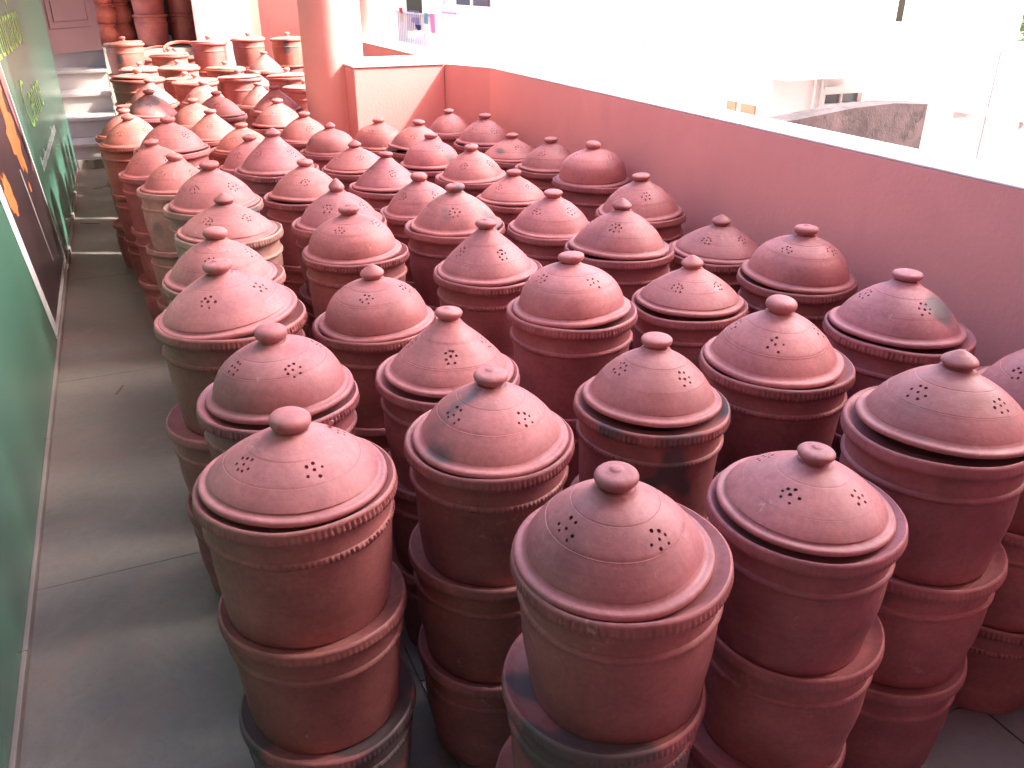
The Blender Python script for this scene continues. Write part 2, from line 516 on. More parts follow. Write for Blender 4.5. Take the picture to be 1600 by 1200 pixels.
# far end: steps, landing, wall with doorway
steps = tag(empty('stone_steps', (-0.3, 9.5, 0)), 'short flight of pale stone steps climbing to the doorway', 'steps')
for k in range(5):
    y0 = 9.0 + 0.30 * k + (0.06 * k if k < 5 else 0)
    z1 = 0.185 * (k + 1)
    yb = 10.6
    sub(steps, box('riser', (-0.74, y0 + 0.02, z1 - 0.185 + (0.0005 if k else 0.0)), (-0.09, yb, z1 - 0.032), 'step'))
    sub(steps, box('tread', (-0.74, y0 - 0.012, z1 - 0.031), (-0.086, yb, z1), 'step', None, 0.006))
land = tag(box('landing', (-0.084, 10.12, 0.0), (2.1, 14.5, 0.92), 'step'), kind='structure')
tag(box('landing_side', (-2.5, 10.62, 0.0), (-0.088, 14.5, 0.92), 'step'), kind='structure')
ew = tag(empty('end_wall', (0.9, 10.2, 0)), 'pink end wall with a pale peach panel and a doorway above the steps', 'wall')
sub(ew, box('pink_post', (0.83, 10.06, 0.0), (0.985, 10.119, 3.2), 'pink', None, 0.004))
sub(ew, box('pale_panel', (0.986, 10.075, 0.0), (1.50, 10.118, 3.2), 'pink_light'))
sub(ew, prism('pink_panel', [(1.502, 10.08), (2.10, 9.75), (2.10, 10.11), (1.502, 10.119)], 0.0, 3.2, 'pink'))
sub(ew, box('door_jamb', (-0.16, 10.32, 0.926), (-0.10, 10.50, 3.2), 'pink'))
sub(ew, box('left_panel', (-2.5, 10.34, 0.926), (-0.162, 10.50, 3.2), 'pink_light'))
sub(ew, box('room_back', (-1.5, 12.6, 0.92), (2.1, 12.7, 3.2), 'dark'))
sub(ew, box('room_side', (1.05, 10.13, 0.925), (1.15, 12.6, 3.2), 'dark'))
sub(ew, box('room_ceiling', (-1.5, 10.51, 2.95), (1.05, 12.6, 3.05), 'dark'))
# open door leaf
leaf = tag(empty('door_leaf', (-0.105, 10.08, 0.93)), 'open mauve brown panelled door leaf at the top of the steps', 'door')
leaf.rotation_euler = (0, 0, math.atan2(9.44 - 10.08, -0.57 + 0.105))
box('leaf', (0.0, -0.02, 0.0), (0.80, 0.02, 2.05), 'door', leaf, 0.003)
for (xa, xb) in ((0.10, 0.70),):
    for (za, zb) in ((0.22, 0.95), (1.10, 1.9)):
        for s in (-1, 1):
            fr = box('moulding', (xa, s * 0.0205 if s > 0 else -0.030, za), (xb, 0.030 if s > 0 else -0.0205, zb), 'door', leaf, 0.006)
            box('raised_panel', (xa + 0.06, 0.0305 if s > 0 else -0.039, za + 0.06), (xb - 0.06, 0.039 if s > 0 else -0.0305, zb - 0.06), 'door', leaf, 0.008)

# paver lying at the foot of the steps
bm = bmesh.new()
pts = [(-0.13, -0.07), (-0.05, -0.055), (0.0, -0.075), (0.05, -0.055), (0.13, -0.07), (0.115, 0.0), (0.13, 0.07), (0.05, 0.055), (0.0, 0.075), (-0.05, 0.055), (-0.13, 0.07), (-0.145, 0.0)]
pv = prism('paving_block', pts, 0.0, 0.08, 'concrete', None, 0.004)
pv.location = (-0.335, 8.80, 0.001)
tag(pv, 'grey zigzag concrete paving block lying at the foot of the steps', 'paver')
for i, (x, y, a, l) in enumerate(((-0.28, 7.86, 0.5, 0.07), (-0.35, 6.62, -0.6, 0.09), (-0.22, 3.62, 1.2, 0.05))):
    bm = bmesh.new()
    boxbm(bm, (-l, -0.004, 0), (0.0, 0.003, 0.004), 0.001)
    boxbm(bm, (0.0, -0.002, 0.001), (l * 0.7, 0.005, 0.004), 0.001)
    o = mesh_obj('dry_twig', finish(bm, 'dry_twig', 'bark'))
    o.location = (x, y, 0.0005); o.rotation_euler = (0, 0, a)
    tag(o, ('thin dry twig on the floor nearest the stone steps', 'dark dry twig on the floor midway along the green wall', 'tiny dry leaf stalk on the aisle floor beside the near pots')[i], 'twig')

# ------------------------------------------------------------------ pots and lids
NOTCH = 104
def pot_meshes(seed, notch_amp, belly):
    wb = wobble(seed, 0.0017)
    rn = random.Random(seed)
    na = [rn.uniform(0.35, 1.0) for _ in range(NOTCH)]
    fade = rn.uniform(0, 2 * PI)
    def modr(r, z, a, i, k):
        r += wb(a, z)
        z += 0.0016 * math.sin(2 * a + seed) + 0.0008 * math.sin(5 * a + 2 * seed)
        if i in (6, 7, 8):
            f = 0.65 + 0.35 * math.sin(a + fade)
            r -= notch_amp * na[(k // 4) % NOTCH] * f * (1.0 if k % 4 in (1, 2) else 0.0)
        return r, z
    rim = [(.118, -.0165), (.1475, -.0150), (.1600, -.0060), (.1680, 0.0), (.1722, -.0022), (.1730, -.0070), (.1735, -.0120), (.1752, -.0175), (.1738, -.0250), (.166, -.0300), (.154, -.0320), (.118, -.028)]
    rim_me = lathe('rim', rim, NOTCH * 4, closed=True, mod=modr, smooth=60)
    body = smooth_prof([(.1600, -.029), (.1578, -.042), (.1588, -.058), (.1605, -.072), (.1600, -.083), (.1582 + belly, -.115), (.1555 + belly, -.165), (.1505, -.215), (.1462, -.252), (.1448, -.262)], 4) + [(.1425, -.2665), (.137, -.267)]
    bd = lathe('body', body, 72, cap_lo=True, cap_hi=True, mod=lambda r, z, a, i, k: (r + wb(a, z) * 1.2, z))
    def modb(r, z, a, i, k):
        r += wb(a, z) * 1.2
        z += 0.0009 * math.sin(3 * a + seed)
        if i in (2, 3):
            f = 0.45 + 0.55 * math.sin(a + fade + 1.3)
            r -= notch_amp * 0.8 * na[(k // 4 + 11) % NOTCH] * max(f, 0.15) * (1.0 if k % 4 in (1, 2) else 0.0)
        return r, z
    band = [(.1570, -.066), (.1626, -.068), (.1658, -.0715), (.1656, -.0770), (.1620, -.0808), (.1565, -.082)]
    bn = lathe('band', band, NOTCH * 4, mod=modb, smooth=60)
    return bd, rim_me, bn
POTS = [pot_meshes(11, .0062, 0.0), pot_meshes(23, .0036, 0.002), pot_meshes(37, .0050, -0.002), pot_meshes(51, .0012, 0.003)]
# the plainer, smoother pot of the far end
def plain_pot(seed):
    wb = wobble(seed, 0.001)
    md = lambda r, z, a, i, k: (r + wb(a, z), z)
    rim = lathe('rim', [(.116, -.0165), (.1475, -.0150), (.167, 0.0), (.1735, -.003), (.1755, -.012), (.171, -.019), (.158, -.024), (.116, -.024)], 72, closed=True, mod=md)
    bd = lathe('body', smooth_prof([(.157, -.020), (.156, -.06), (.158, -.075), (.157, -.09), (.155, -.13), (.150, -.19), (.146, -.24), (.1445, -.262)], 4) + [(.137, -.267)], 72, cap_lo=True, cap_hi=True, mod=md)
    bn = lathe('band', [(.155, -.066), (.161, -.070), (.161, -.076), (.154, -.080)], 72, mod=md)
    return bd, rim, bn
PLAIN = [plain_pot(3), plain_pot(5)]

DOME = {
    'std':  [(.1305, .0190), (.1275, .0255), (.121, .0370), (.109, .0540), (.092, .0720), (.074, .0875), (.056, .0995), (.043, .1065), (.035, .1120), (.031, .1175)],
    'cone': [(.1305, .0190), (.1265, .0265), (.117, .0400), (.100, .0590), (.082, .0775), (.064, .0945), (.050, .1070), (.040, .1170), (.034, .1240), (.031, .1290)],
    'low':  [(.1330, .0185), (.1290, .0240), (.121, .0330), (.107, .0460), (.089, .0600), (.070, .0730), (.053, .0830), (.042, .0890), (.035, .0935), (.031, .0980)],
    'round': [(.1320, .0190), (.1300, .0280), (.125, .0430), (.114, .0640), (.098, .0820), (.079, .0960), (.059, .1060), (.045, .1110), (.036, .1150), (.031, .1200)],
    'hemi': [(.1340, .0190), (.1325, .0330), (.1285, .0560), (.120, .0800), (.104, .1000), (.084, .1150), (.062, .1250), (.046, .1295), (.036, .1325), (.031, .1370)],
}
DOME = {k: [(.031 + (r - .031) * 1.1005, z) for r, z in v] for k, v in DOME.items()}
KNOB = {
    'button': [(.0300, -.006), (.0265, .002), (.0270, .008), (.0335, .0130), (.0372, .0190), (.0365, .0255), (.0300, .0310), (.0190, .0330), (.0120, .0345), (.0080, .0370), (0, .0380)],
    'flat':   [(.0310, -.006), (.0275, .002), (.0285, .008), (.0340, .0120), (.0378, .0175), (.0375, .0245), (.0310, .0290), (.0180, .0315), (0, .0325)],
    'round':  [(.0300, -.006), (.0270, .001), (.0290, .006), (.0355, .0120), (.0390, .0195), (.0375, .0280), (.0300, .0350), (.0170, .0395), (0, .0410)],
    'point':  [(.0300, -.006), (.0265, .002), (.0270, .008), (.0325, .0130), (.0355, .0185), (.0330, .0245), (.0240, .0320), (.0130, .0390), (.0060, .0430), (0, .0445)],
    'spire':  [(.0300, -.006), (.0270, .002), (.0280, .009), (.0315, .0150), (.0315, .0240), (.0260, .0330), (.0170, .0430), (.0080, .0520), (0, .0570)],
}
def cluster_cutters(bm, prof, clusters, seed):
    r_ = random.Random(seed)
    def zat(r):
        for (ra, za), (rb, zb) in zip(prof, prof[1:]):
            if rb <= r <= ra:
                f = (ra - r) / (ra - rb)
                return za + f * (zb - za), (zb - za) / (rb - ra)
        return prof[0][1], -1
    base = r_.uniform(.088, .098)
    for k in range(clusters):
        ang = 2 * PI * k / clusters + r_.uniform(-.12, .12)
        rc = base + r_.uniform(-.004, .004)
        ring = r_.choice((5, 6, 6, 7))
        spots = [(0, 0)]
        for q in range(ring):
            aa = 2 * PI * (q + r_.uniform(-.25, .25)) / ring
            rr = r_.uniform(.0125, .018)
            spots.append((rr * math.cos(aa), rr * math.sin(aa)))
        for (du, dv) in spots:
            a = ang + du / rc
            r = rc + dv * 0.8
            z, sl = zat(r)
            n = Vector((-sl * math.cos(a), -sl * math.sin(a), 1)).normalized()
            c = Vector((r * math.cos(a), r * math.sin(a), z))
            q = n.to_track_quat('Z', 'Y').to_matrix().to_4x4()
            hr = r_.uniform(.0024, .0034)
            bmesh.ops.create_cone(bm, cap_ends=True, segments=9, radius1=hr, radius2=hr * 1.15, depth=.03, matrix=Matrix.Translation(c) @ q)

def lid_meshes(shape, knob, seed, holes=4):
    wb = wobble(seed, 0.0022)
    r_ = random.Random(seed)
    lop = r_.uniform(0, 2 * PI)
    lift = r_.uniform(.001, .003)
    P = smooth_prof(DOME[shape], 5)
    # incised turning lines
    out = []
    g1, g2 = r_.uniform(.062, .075), r_.uniform(.104, .116)
    for (ra, za), (rb, zb) in zip(P, P[1:]):
        out.append((ra, za))
        for g in (g1, g2):
            if rb < g <= ra:
                f = (ra - g) / (ra - rb)
                zg = za + f * (zb - za)
                out += [(g + .0011, zg - .0006), (g, zg - .0007), (g - .0011, zg + .0006)]
    out.append(P[-1])
    def md(r, z, a, i, k):
        return r + wb(a, z) * (r / .13), z + lift * math.sin(a + lop) * (z / .1) + 0.0012 * math.sin(2 * a + seed)
    inner = [(max(r - .008, .002), z - .007) for r, z in P[5::5]][::-1]
    shell = out + [(.024, P[-1][1]), (.024, P[-1][1] - .008)] + inner + [(.136, .010)]
    bm = bmesh.new()
    lathe_into(bm, shell, 80, closed=True, mod=md)
    me = finish(bm, 'dome', 'clay', None)
    if holes:
        ob = bpy.data.objects.new('tmp_dome', me)
        C.objects.link(ob)
        cb = bmesh.new()
        cluster_cutters(cb, DOME[shape], holes, seed)
        cm = finish(cb, 'tmp_cut', 'clay')
        co = bpy.data.objects.new('tmp_cut', cm)
        C.objects.link(co)
        md_ = ob.modifiers.new('b', 'BOOLEAN')
        md_.operation = 'DIFFERENCE'
        md_.solver = 'EXACT'
        md_.use_self = False
        md_.object = co
        bpy.context.view_layer.update()
        me2 = bpy.data.meshes.new_from_object(ob.evaluated_get(bpy.context.evaluated_depsgraph_get()))
        bpy.data.objects.remove(ob)
        bpy.data.objects.remove(co)
        if len(me2.polygons) > 1000: me = me2
        me.name = 'dome'
    for p in me.polygons: p.use_smooth = True
    me.set_sharp_from_angle(angle=R(38))
    zt_ = P[-1][1]
    kn = lathe('knob', [(r * (.90 if z > .004 else 1.0), z * .92 + zt_ - .003) for r, z in smooth_prof(KNOB[knob], 3)], 40, mod=lambda r, z, a, i, k: (r * (1 + .02 * math.sin(2 * a + seed) + .012 * math.sin(3 * a + seed)), z + .0015 * math.sin(a + seed) * (r / .03)), smooth=60)
    br = [(.134, .004), (.145, 0.0), (.152, -.0005), (.1578, .0018), (.1595, .0060), (.1580, .0105), (.1540, .0128), (.1495, .0122), (.1460, .0126), (.1428, .0156), (.1401, .0192), (.134, .0170)]
    br = lathe('lid_rim', br, 96, closed=True, mod=lambda r, z, a, i, k: (r + wb(a, .02) * .9, z + 0.0012 * math.sin(2 * a + seed) + .0006 * math.sin(5 * a)), smooth=60)
    return me, kn, br
LIDS = {}
def get_lid(shape, knob, var):
    key = (shape, knob, var)
    if key not in LIDS:
        LIDS[key] = lid_meshes(shape, knob, (sum(map(ord, shape + knob)) + var * 131) % 9973, 4 if shape != 'hemi' else 3)
    return LIDS[key]
def flat_lid(seed):
    wb = wobble(seed, .001)
    md = lambda r, z, a, i, k: (r + wb(a, 0), z + .0015 * math.sin(2 * a + seed))
    d = lathe('plate', [(.120, 0), (.150, -.0005), (.1575, .004), (.1575, .010), (.150, .0135), (.125, .0140), (.090, .0170), (.050, .0215), (.022, .0250), (.0, .0255)], 72, cap_lo=True, mod=md)
    k = lathe('knob', smooth_prof([(.024, .020), (.017, .030), (.020, .038), (.027, .046), (.024, .056), (.012, .062), (0, .063)], 3), 32, smooth=60)
    return d, k
FLATS = [flat_lid(2), flat_lid(8)]

seedc = [0]
def paint(o, tint, soot, seed):
    o.color = (*tint, soot)
    o['seed'] = seed
    for ch in o.children: paint(ch, tint, soot, seed)

BASE = (0.40, 0.135, 0.134)
def tint_of(v, warm=0.0, pale=0.0):
    c = [BASE[0] * v * (1 + .04 * warm), BASE[1] * v * (1 + .05 * warm), BASE[2] * v * (1 - .10 * warm)]
    p = (0.46, 0.31, 0.255)
    return tuple(c[i] * (1 - pale) + p[i] * pale for i in range(3))

def make_pot(x, y, ztop, D, sz, var, rot, tilt, tint, soot, plain=False):
    src = (PLAIN if plain else POTS)[var]
    o = empty('terracotta_pot', (x, y, ztop))
    o.scale = (D / .35 * (1 + .012 * math.sin(seedc[0] * 2.1)), D / .35 * (1 + .012 * math.sin(seedc[0] * 3.7)), sz)
    o.rotation_euler = Euler((tilt[0], tilt[1], rot))
    for nme, me in zip(('body', 'rim', 'band'), src):
        mesh_obj(nme, me, o)
    seedc[0] += 1
    paint(o, tint, soot, seedc[0] * 1.37)
    return o

def make_lid(x, y, z, D, meshes, names, rot, tilt, tint, soot, name='domed_lid', hz=1.0):
    o = empty(name, (x, y, z))
    o.scale = (D / .35 * (1 + .012 * math.sin(seedc[0] * 2.3)), D / .35 * (1 + .012 * math.sin(seedc[0] * 4.1)), D / .35 * hz)
    o.rotation_mode = 'QUATERNION'
    o.rotation_quaternion = Euler((tilt[0], tilt[1], 0)).to_quaternion() @ Euler((0, 0, rot)).to_quaternion()
    for nme, me in zip(names, meshes):
        mesh_obj(nme, me, o)
    seedc[0] += 1
    paint(o, tint, soot, seedc[0] * 1.37)
    return o

# id, x, y, height of the top pot's rim, rim diameter
STACKS = [
("4", 0.955, 0.914, 0.753, 0.332), ("1", 0.594, 0.922, 0.761, 0.348), ("5", 1.333, 0.984, 0.798, 0.358), ("6", 1.694, 1.01, 0.77, 0.358),
("2", 0.166, 1.331, 0.771, 0.354), ("3", 0.547, 1.351, 0.761, 0.342), ("9", 0.931, 1.366, 0.753, 0.337), ("10", 1.3, 1.41, 0.767, 0.352),
("11", 1.682, 1.412, 0.786, 0.362), ("8", 0.583, 1.691, 0.749, 0.335), ("7", 0.2, 1.711, 0.758, 0.341), ("16", 1.75, 1.864, 0.774, 0.351),
("15", 1.375, 1.871, 0.746, 0.331), ("14", 1.007, 1.886, 0.777, 0.354), ("13", 0.517, 2.071, 0.751, 0.336), ("12", 0.159, 2.125, 0.805, 0.373),
("20", 1.749, 2.252, 0.747, 0.34), ("19", 1.399, 2.305, 0.785, 0.359), ("18", 0.948, 2.328, 0.762, 0.343), ("17", 0.187, 2.549, 0.775, 0.356),
("21", 0.617, 2.678, 0.767, 0.35), ("25", 1.351, 2.689, 0.761, 0.34), ("26", 1.744, 2.731, 0.769, 0.351), ("24", 1.011, 2.798, 0.781, 0.362),
("22", 0.26, 3.01, 0.788, 0.363), ("23", 0.654, 3.054, 0.77, 0.346), ("29", 1.009, 3.163, 0.751, 0.336), ("30", 1.424, 3.206, 0.747, 0.332),
("31", 1.811, 3.24, 0.786, 0.348), ("27", 0.25, 3.391, 0.8, 0.373), ("28", 0.626, 3.514, 0.77, 0.348), ("34", 1.004, 3.62, 0.755, 0.343),
("35", 1.401, 3.625, 0.762, 0.34), ("36", 1.812, 3.668, 0.764, 0.336), ("33", 0.583, 3.93, 0.808, 0.372), ("32", 0.157, 3.936, 0.761, 0.342),
("40", 1.332, 3.964, 0.758, 0.341), ("39", 0.966, 3.996, 0.768, 0.344), ("37", 1.767, 4.009, 0.753, 0.344), ("38", 0.535, 4.291, 0.755, 0.344),
("42", 0.096, 4.304, 0.763, 0.342), ("54", 1.39, 4.386, 0.764, 0.347), ("41", 1.776, 4.393, 0.769, 0.347), ("48", 0.966, 4.571, 0.753, 0.322),
("43", 0.189, 4.665, 0.802, 0.374), ("53", 1.269, 4.72, 0.735, 0.339), ("46", 0.546, 4.785, 0.758, 0.343), ("49", 0.918, 4.946, 0.761, 0.343),
("55", 1.735, 4.83, 0.765, 0.30), ("44", 0.012, 5.121, 0.775, 0.348), ("47", 0.44, 5.187, 0.762, 0.345), ("52", 0.83, 5.312, 0.789, 0.346),
("45", -0.005, 5.497, 0.762, 0.348), ("60", 0.880, 5.66, 0.833, 0.335), ("50", 0.394, 5.712, 0.771, 0.343), ("56", 0.155, 5.985, 0.796, 0.372),
("51", 0.568, 6.031, 0.768, 0.355), ("59", 0.904, 6.519, 0.759, 0.343), ("58", 0.545, 6.634, 0.777, 0.351), ("57", 0.196, 6.759, 0.781, 0.366),
("66", 0.114, 6.40, 0.80, 0.323), ("77", 1.296, 6.855, 0.827, 0.349), ("70b", 0.528, 7.088, 0.879, 0.343), ("65", 0.134, 7.133, 0.914, 0.375),
("75", 0.864, 7.186, 0.887, 0.345), ("76", 1.239, 7.208, 0.882, 0.347), ("61", 1.034, 7.501, 0.746, 0.35), ("70", 0.499, 7.647, 0.843, 0.342),
("69", 0.491, 8.141, 0.895, 0.349), ("74", 0.87, 8.151, 0.872, 0.347), ("78", 0.125, 7.56, 0.83, 0.345), ("79", 0.14, 8.02, 0.84, 0.345), ("64", 0.189, 8.635, 0.852, 0.342), ("62", 1.3, 8.711, 0.799, 0.37),  # includes a pair of added stacks that block sun patches on the aisle floor
("68", 0.476, 9.004, 0.938, 0.353), ("63", 0.104, 9.025, 1.041, 0.356), ("71", 0.858, 9.157, 1.025, 0.348), ("72", 1.266, 9.473, 1.03, 0.35), ("73", 1.66, 9.505, 1.024, 0.346)]
FLATSET = {'78', '79', '63', '64', '65', '66', '68', '69', '70', '70b', '71', '72', '73', '74', '75', '76', '77'}  # the first pair are the added sun-blocking stacks
TALL = {'63', '71', '72', '73'}
KN = {'22': 'point', '23': 'spire', '13': 'point', '15': 'point', '20': 'point', '48': 'point', '14': 'flat', '9': 'flat', '11': 'flat', '25': 'flat', '26': 'flat',
      '31': 'round', '2': 'round', '7': 'round', '29': 'round', '32': 'round', '40': 'flat', '21': 'button', '12': 'button', '17': 'round', '36': 'flat', '5': 'point', '10': 'round', '16': 'button', '33': 'point', '19': 'point', '39': 'point'}
SH = {'31': 'hemi', '18': 'cone', '33': 'cone', '34': 'cone', '40': 'round', '62': 'cone', '15': 'low', '30': 'low', '37': 'low', '2': 'low', '4': 'low', '8': 'cone', '20': 'low', '7': 'round', '12': 'low', '48': 'round',
      '14': 'round', '16': 'round', '21': 'round', '47': 'cone', '53': 'round', '39': 'low', '22': 'low', '19': 'std', '61': 'cone', '57': 'cone', '59': 'cone', '60': 'cone', '13': 'round'}
# turn of the hole clusters, measured from the side that faces the aisle's near end
FACE = {'1': 45, '2': 22, '3': 42, '4': -14, '5': -35, '7': 20, '9': 40, '10': 5, '12': -20, '8': 2, '14': 35, '11': 28, '13': -12, '18': 30}
# lids that sit crooked: (tilt about x, tilt about y) in degrees, (shift x, y)
TILT = {'12': ((2.5, -5.0), (-.004, .006)), '1': ((0.5, -1.0), (-.012, .006)), '2': ((0, 1.5), (0.0, .004)), '3': ((.5, .5), (.002, -.002)), '4': ((2.0, 3.0), (0, .005)), '5': ((-2.5, 3.5), (.012, -.004)),
        '7': ((-1, -2.5), (.008, .008)), '9': ((-2, 2.5), (.006, .012)), '11': ((-1.5, 3.0), (-.008, .003)), '8': ((-1, 1.5), (.006, .006)), '54': ((0, 5.0), (0, 0)), '29': ((1, -4), (0, 0)), '19': ((-1, 2.0), (0, .004)), '42': ((1, -3), (0, 0))}
PALE = {'32': 0.55, '27': 0.3, '22': 0.55, '17': 0.25}
row_of = lambda x: 0 if x < 0.36 else 1 if x < 0.78 else 2 if x < 1.18 else 3 if x < 1.58 else 4
ROWN = ['row beside the aisle', 'second row from the aisle', 'middle row', 'fourth row from the aisle', 'row against the parapet']
ORD = ['nearest', 'second', 'third', 'fourth', 'fifth', 'sixth', 'seventh', 'eighth', 'ninth', 'tenth', 'eleventh', 'twelfth', 'thirteenth', 'fourteenth', 'fifteenth', 'sixteenth', 'seventeenth', 'eighteenth', 'nineteenth', 'twentieth', 'twenty-first', 'twenty-second']
order = {}
for rr in range(5):
    for k, s in enumerate(sorted([s for s in STACKS if row_of(s[1]) == rr], key=lambda s: s[2])):
        order[s[0]] = (rr, k)
SHN = {'std': 'domed', 'cone': 'conical', 'low': 'low domed', 'round': 'rounded', 'hemi': 'tall burnished hemispherical'}
KNN = {'button': 'button', 'flat': 'flat', 'round': 'round', 'point': 'pointed', 'spire': 'spired'}
# tiers of the near stacks that stand off-centre (shift of middle pot, shift of bottom pot)
SHIFT = {'1': ((-.02, .0), (-.03, .01)), '2': ((.004, -.012), (.006, -.02)), '3': ((.0, .0), (.004, -.01)), '4': ((.01, .0), (-.015, .005)), '5': ((-.002, -.004), (-.022, -.004)), '12': ((-.02, -.01), (-.01, 0)), '7': ((.0, .0), (-.01, 0)),
         '44': ((.02, -.02), (.03, -.03))}
VAR = {('2', 0): 0, ('2', 1): 2, ('1', 0): 1, ('3', 0): 2, ('4', 0): 3, ('4', 1): 3, ('5', 0): 3, ('5', 1): 3, ('5', 2): 3, ('3', 1): 3, ('3', 2): 3, ('12', 0): 0, ('7', 0): 0, ('9', 0): 2, ('13', 0): 0, ('21', 0): 0, ('14', 0): 2, ('10', 0): 2, ('19', 0): 0, ('18', 0): 0, ('33', 0): 0}
SOOT = {('2', 2): .56, ('1', 1): .52, ('9', 0): .42, ('27', 0): .42, ('17', 1): .40, ('75', 0): .36, ('73', 0): .40, ('63', 0): .38}
for (sid, x, y, rz, D) in STACKS:
    r_ = random.Random(hash_ := sum(ord(ch) * (i + 3) * 17 for i, ch in enumerate(sid)))
    plain = sid in FLATSET
    n = 4 if sid in TALL else 3
    sz = rz / (.267 + (n - 1) * .2525)
    zt_ = rz
    row, k = order[sid]
    warm = r_.uniform(-.7, .4 if y > 3 else .0) + (1.2 if y > 6.2 else 0.0) + (1.2 if sid in ('44', '45', '46', '50', '47') else 0)  # far and listed stacks tinted warmer, painting in the sun's orange bounce
    for tier in range(n):
        sx = sy = 0.0
        if tier:
            if sid in SHIFT and tier <= 2: sx, sy = SHIFT[sid][tier - 1]
            else: sx, sy = r_.uniform(-.01, .01), r_.uniform(-.01, .01)
        Dk = D if tier == 0 else D * r_.uniform(.975, 1.0)
        v = r_.uniform(.76, .95)
        pal = PALE.get(sid, 0) if tier == 0 else PALE.get(sid, 0) * r_.uniform(.2, .8)
        soot = SOOT.get((sid, tier), r_.choice((0.0, 0.0, 0.1, 0.15, 0.2, 0.24, 0.3)))
        tl = (R(r_.uniform(-.5, .5)), R(r_.uniform(-.5, .5))) if tier else (R(r_.uniform(-.8, .8)), R(r_.uniform(-.8, .8)))
        o = make_pot(x + sx, y + sy, zt_, Dk, sz, VAR.get((sid, tier), r_.randrange(2 if plain else 4)), r_.uniform(0, 2 * PI), tl, tint_of(v, warm + r_.uniform(-.35, .35), pal), soot, plain)
        tn = ('top', 'second', 'third', 'bottom')[tier] if n == 4 else ('top', 'middle', 'bottom')[tier]
        q = 'plain' if plain else 'notched-rim'
        tag(o, '%s %s terracotta pot of the %s stack in the %s' % (tn, q, ORD[k], ROWN[row]), 'pot', 'stacked terracotta pots')
        zt_ -= .2525 * sz
    # its lid
    lt = tint_of(r_.uniform(.92, 1.10), warm * .7 + r_.uniform(-.3, .3), r_.uniform(0, .06))
    tl, sh = TILT.get(sid, ((r_.uniform(-2.2, 2.2), r_.uniform(-2.2, 2.2)), (r_.uniform(-.008, .008), r_.uniform(-.008, .008))))
    zl = rz - .0062 + abs(math.sin(R(max(abs(tl[0]), abs(tl[1]))))) * .1
    if plain:
        o = make_lid(x + sh[0], y + sh[1], rz - .004, D * 1.03, FLATS[r_.randrange(2)], ('plate', 'knob'), r_.uniform(0, 6.28), (R(tl[0] * 1.6), R(tl[1] * 1.6)), tint_of(r_.uniform(1.05, 1.3), warm, .18), r_.choice((0, .2, .3)), 'flat_lid')
        tag(o, 'flat round clay lid with small knob, %s stack in the %s' % (ORD[k], ROWN[row]), 'lid', 'flat lids at the far end')
    else:
        shp = SH.get(sid, 'std')
        kn = KN.get(sid, 'button')
        me = get_lid(shp, kn, 1 if sid in FACE and int(sid) % 2 else 0)
        ang = FACE.get(sid, r_.uniform(0, 90))
        away = math.atan2(CAM.y - y, CAM.x - x)
        o = make_lid(x + sh[0], y + sh[1], zl, D * r_.uniform(.985, 1.01), me, ('dome', 'knob', 'lid_rim'), away + R(ang), (R(tl[0]), R(tl[1])), lt, 0.3 if sid == '31' else r_.choice((0, .0, .1, .2, .28, .34)), 'domed_lid', r_.uniform(.94, 1.06))
        tag(o, '%s clay lid with %s knob, %s stack in the %s' % (SHN[shp], KNN[kn], ORD[k], ROWN[row]), 'lid', 'domed lids with vent holes')

# clay hoops lying tilted on the far stacks
for i, (x, y, z, d, tx, lab) in enumerate(((0.66, 9.52, 0.93, 0.40, 22, 'larger terracotta hoop leaning among the far pots'), (0.40, 9.48, 0.91, 0.36, 18, 'smaller terracotta hoop leaning among the far pots'))):
    me = lathe('clay_hoop', [(.47, -.03), (.50, -.03), (.515, 0), (.50, .03), (.47, .03), (.465, 0)], 64, closed=True)
    o = mesh_obj('clay_hoop', me)
    o.location = (x, y, z); o.scale = (d, d, d); o.rotation_euler = (R(tx), R(4 - 8 * i), 0)
    paint(o, tint_of(1.1, 1.6), 0, 300 + i)
    tag(o, lab, 'hoop', 'clay hoops at the far end')
for i, (x, y) in enumerate(((0.66, 9.60), (0.30, 9.62))):
    for t_ in range(3):
        o = make_pot(x, y, 0.29 * (t_ + 1), .35, 1.1, i, i * 2.0, (0, 0), tint_of(.95, 1.2), 0.1, True)
        tag(o, '%s open pot of the %s stack carrying a clay hoop' % (('bottom', 'middle', 'top')[t_], ('right-hand', 'left-hand')[i]), 'pot', 'stacked terracotta pots')

# pots kept beyond the doorway
gourd = lathe('gourd_pot', smooth_prof([(.055, 0), (.095, .02), (.125, .075), (.128, .115), (.105, .165), (.088, .19), (.092, .205)], 4), 48, cap_lo=True, cap_hi=True)
gl = lathe('rim', [(.084, .196), (.098, .200), (.101, .208), (.096, .214), (.084, .214)], 48, closed=True)
for i, (x, y) in enumerate(((-0.015, 10.72), (0.155, 10.86))):
    for t_ in range(4):
        o = empty('gourd_pot', (x, y, 0.925 + .203 * t_))
        mesh_obj('body', gourd, o); mesh_obj('rim', gl, o)
        o.rotation_euler = (0, 0, t_ * 1.3)
        paint(o, tint_of(1.3 - .08 * i, 2.2), 0.0 if i == 0 else 0.3, 400 + i * 9 + t_)
        tag(o, 'round bellied orange pot, %s of the %s column in the doorway' % (('lowest', 'second', 'third', 'topmost')[t_], ('brighter', 'darker')[i]), 'pot', 'bellied pots in the doorway')
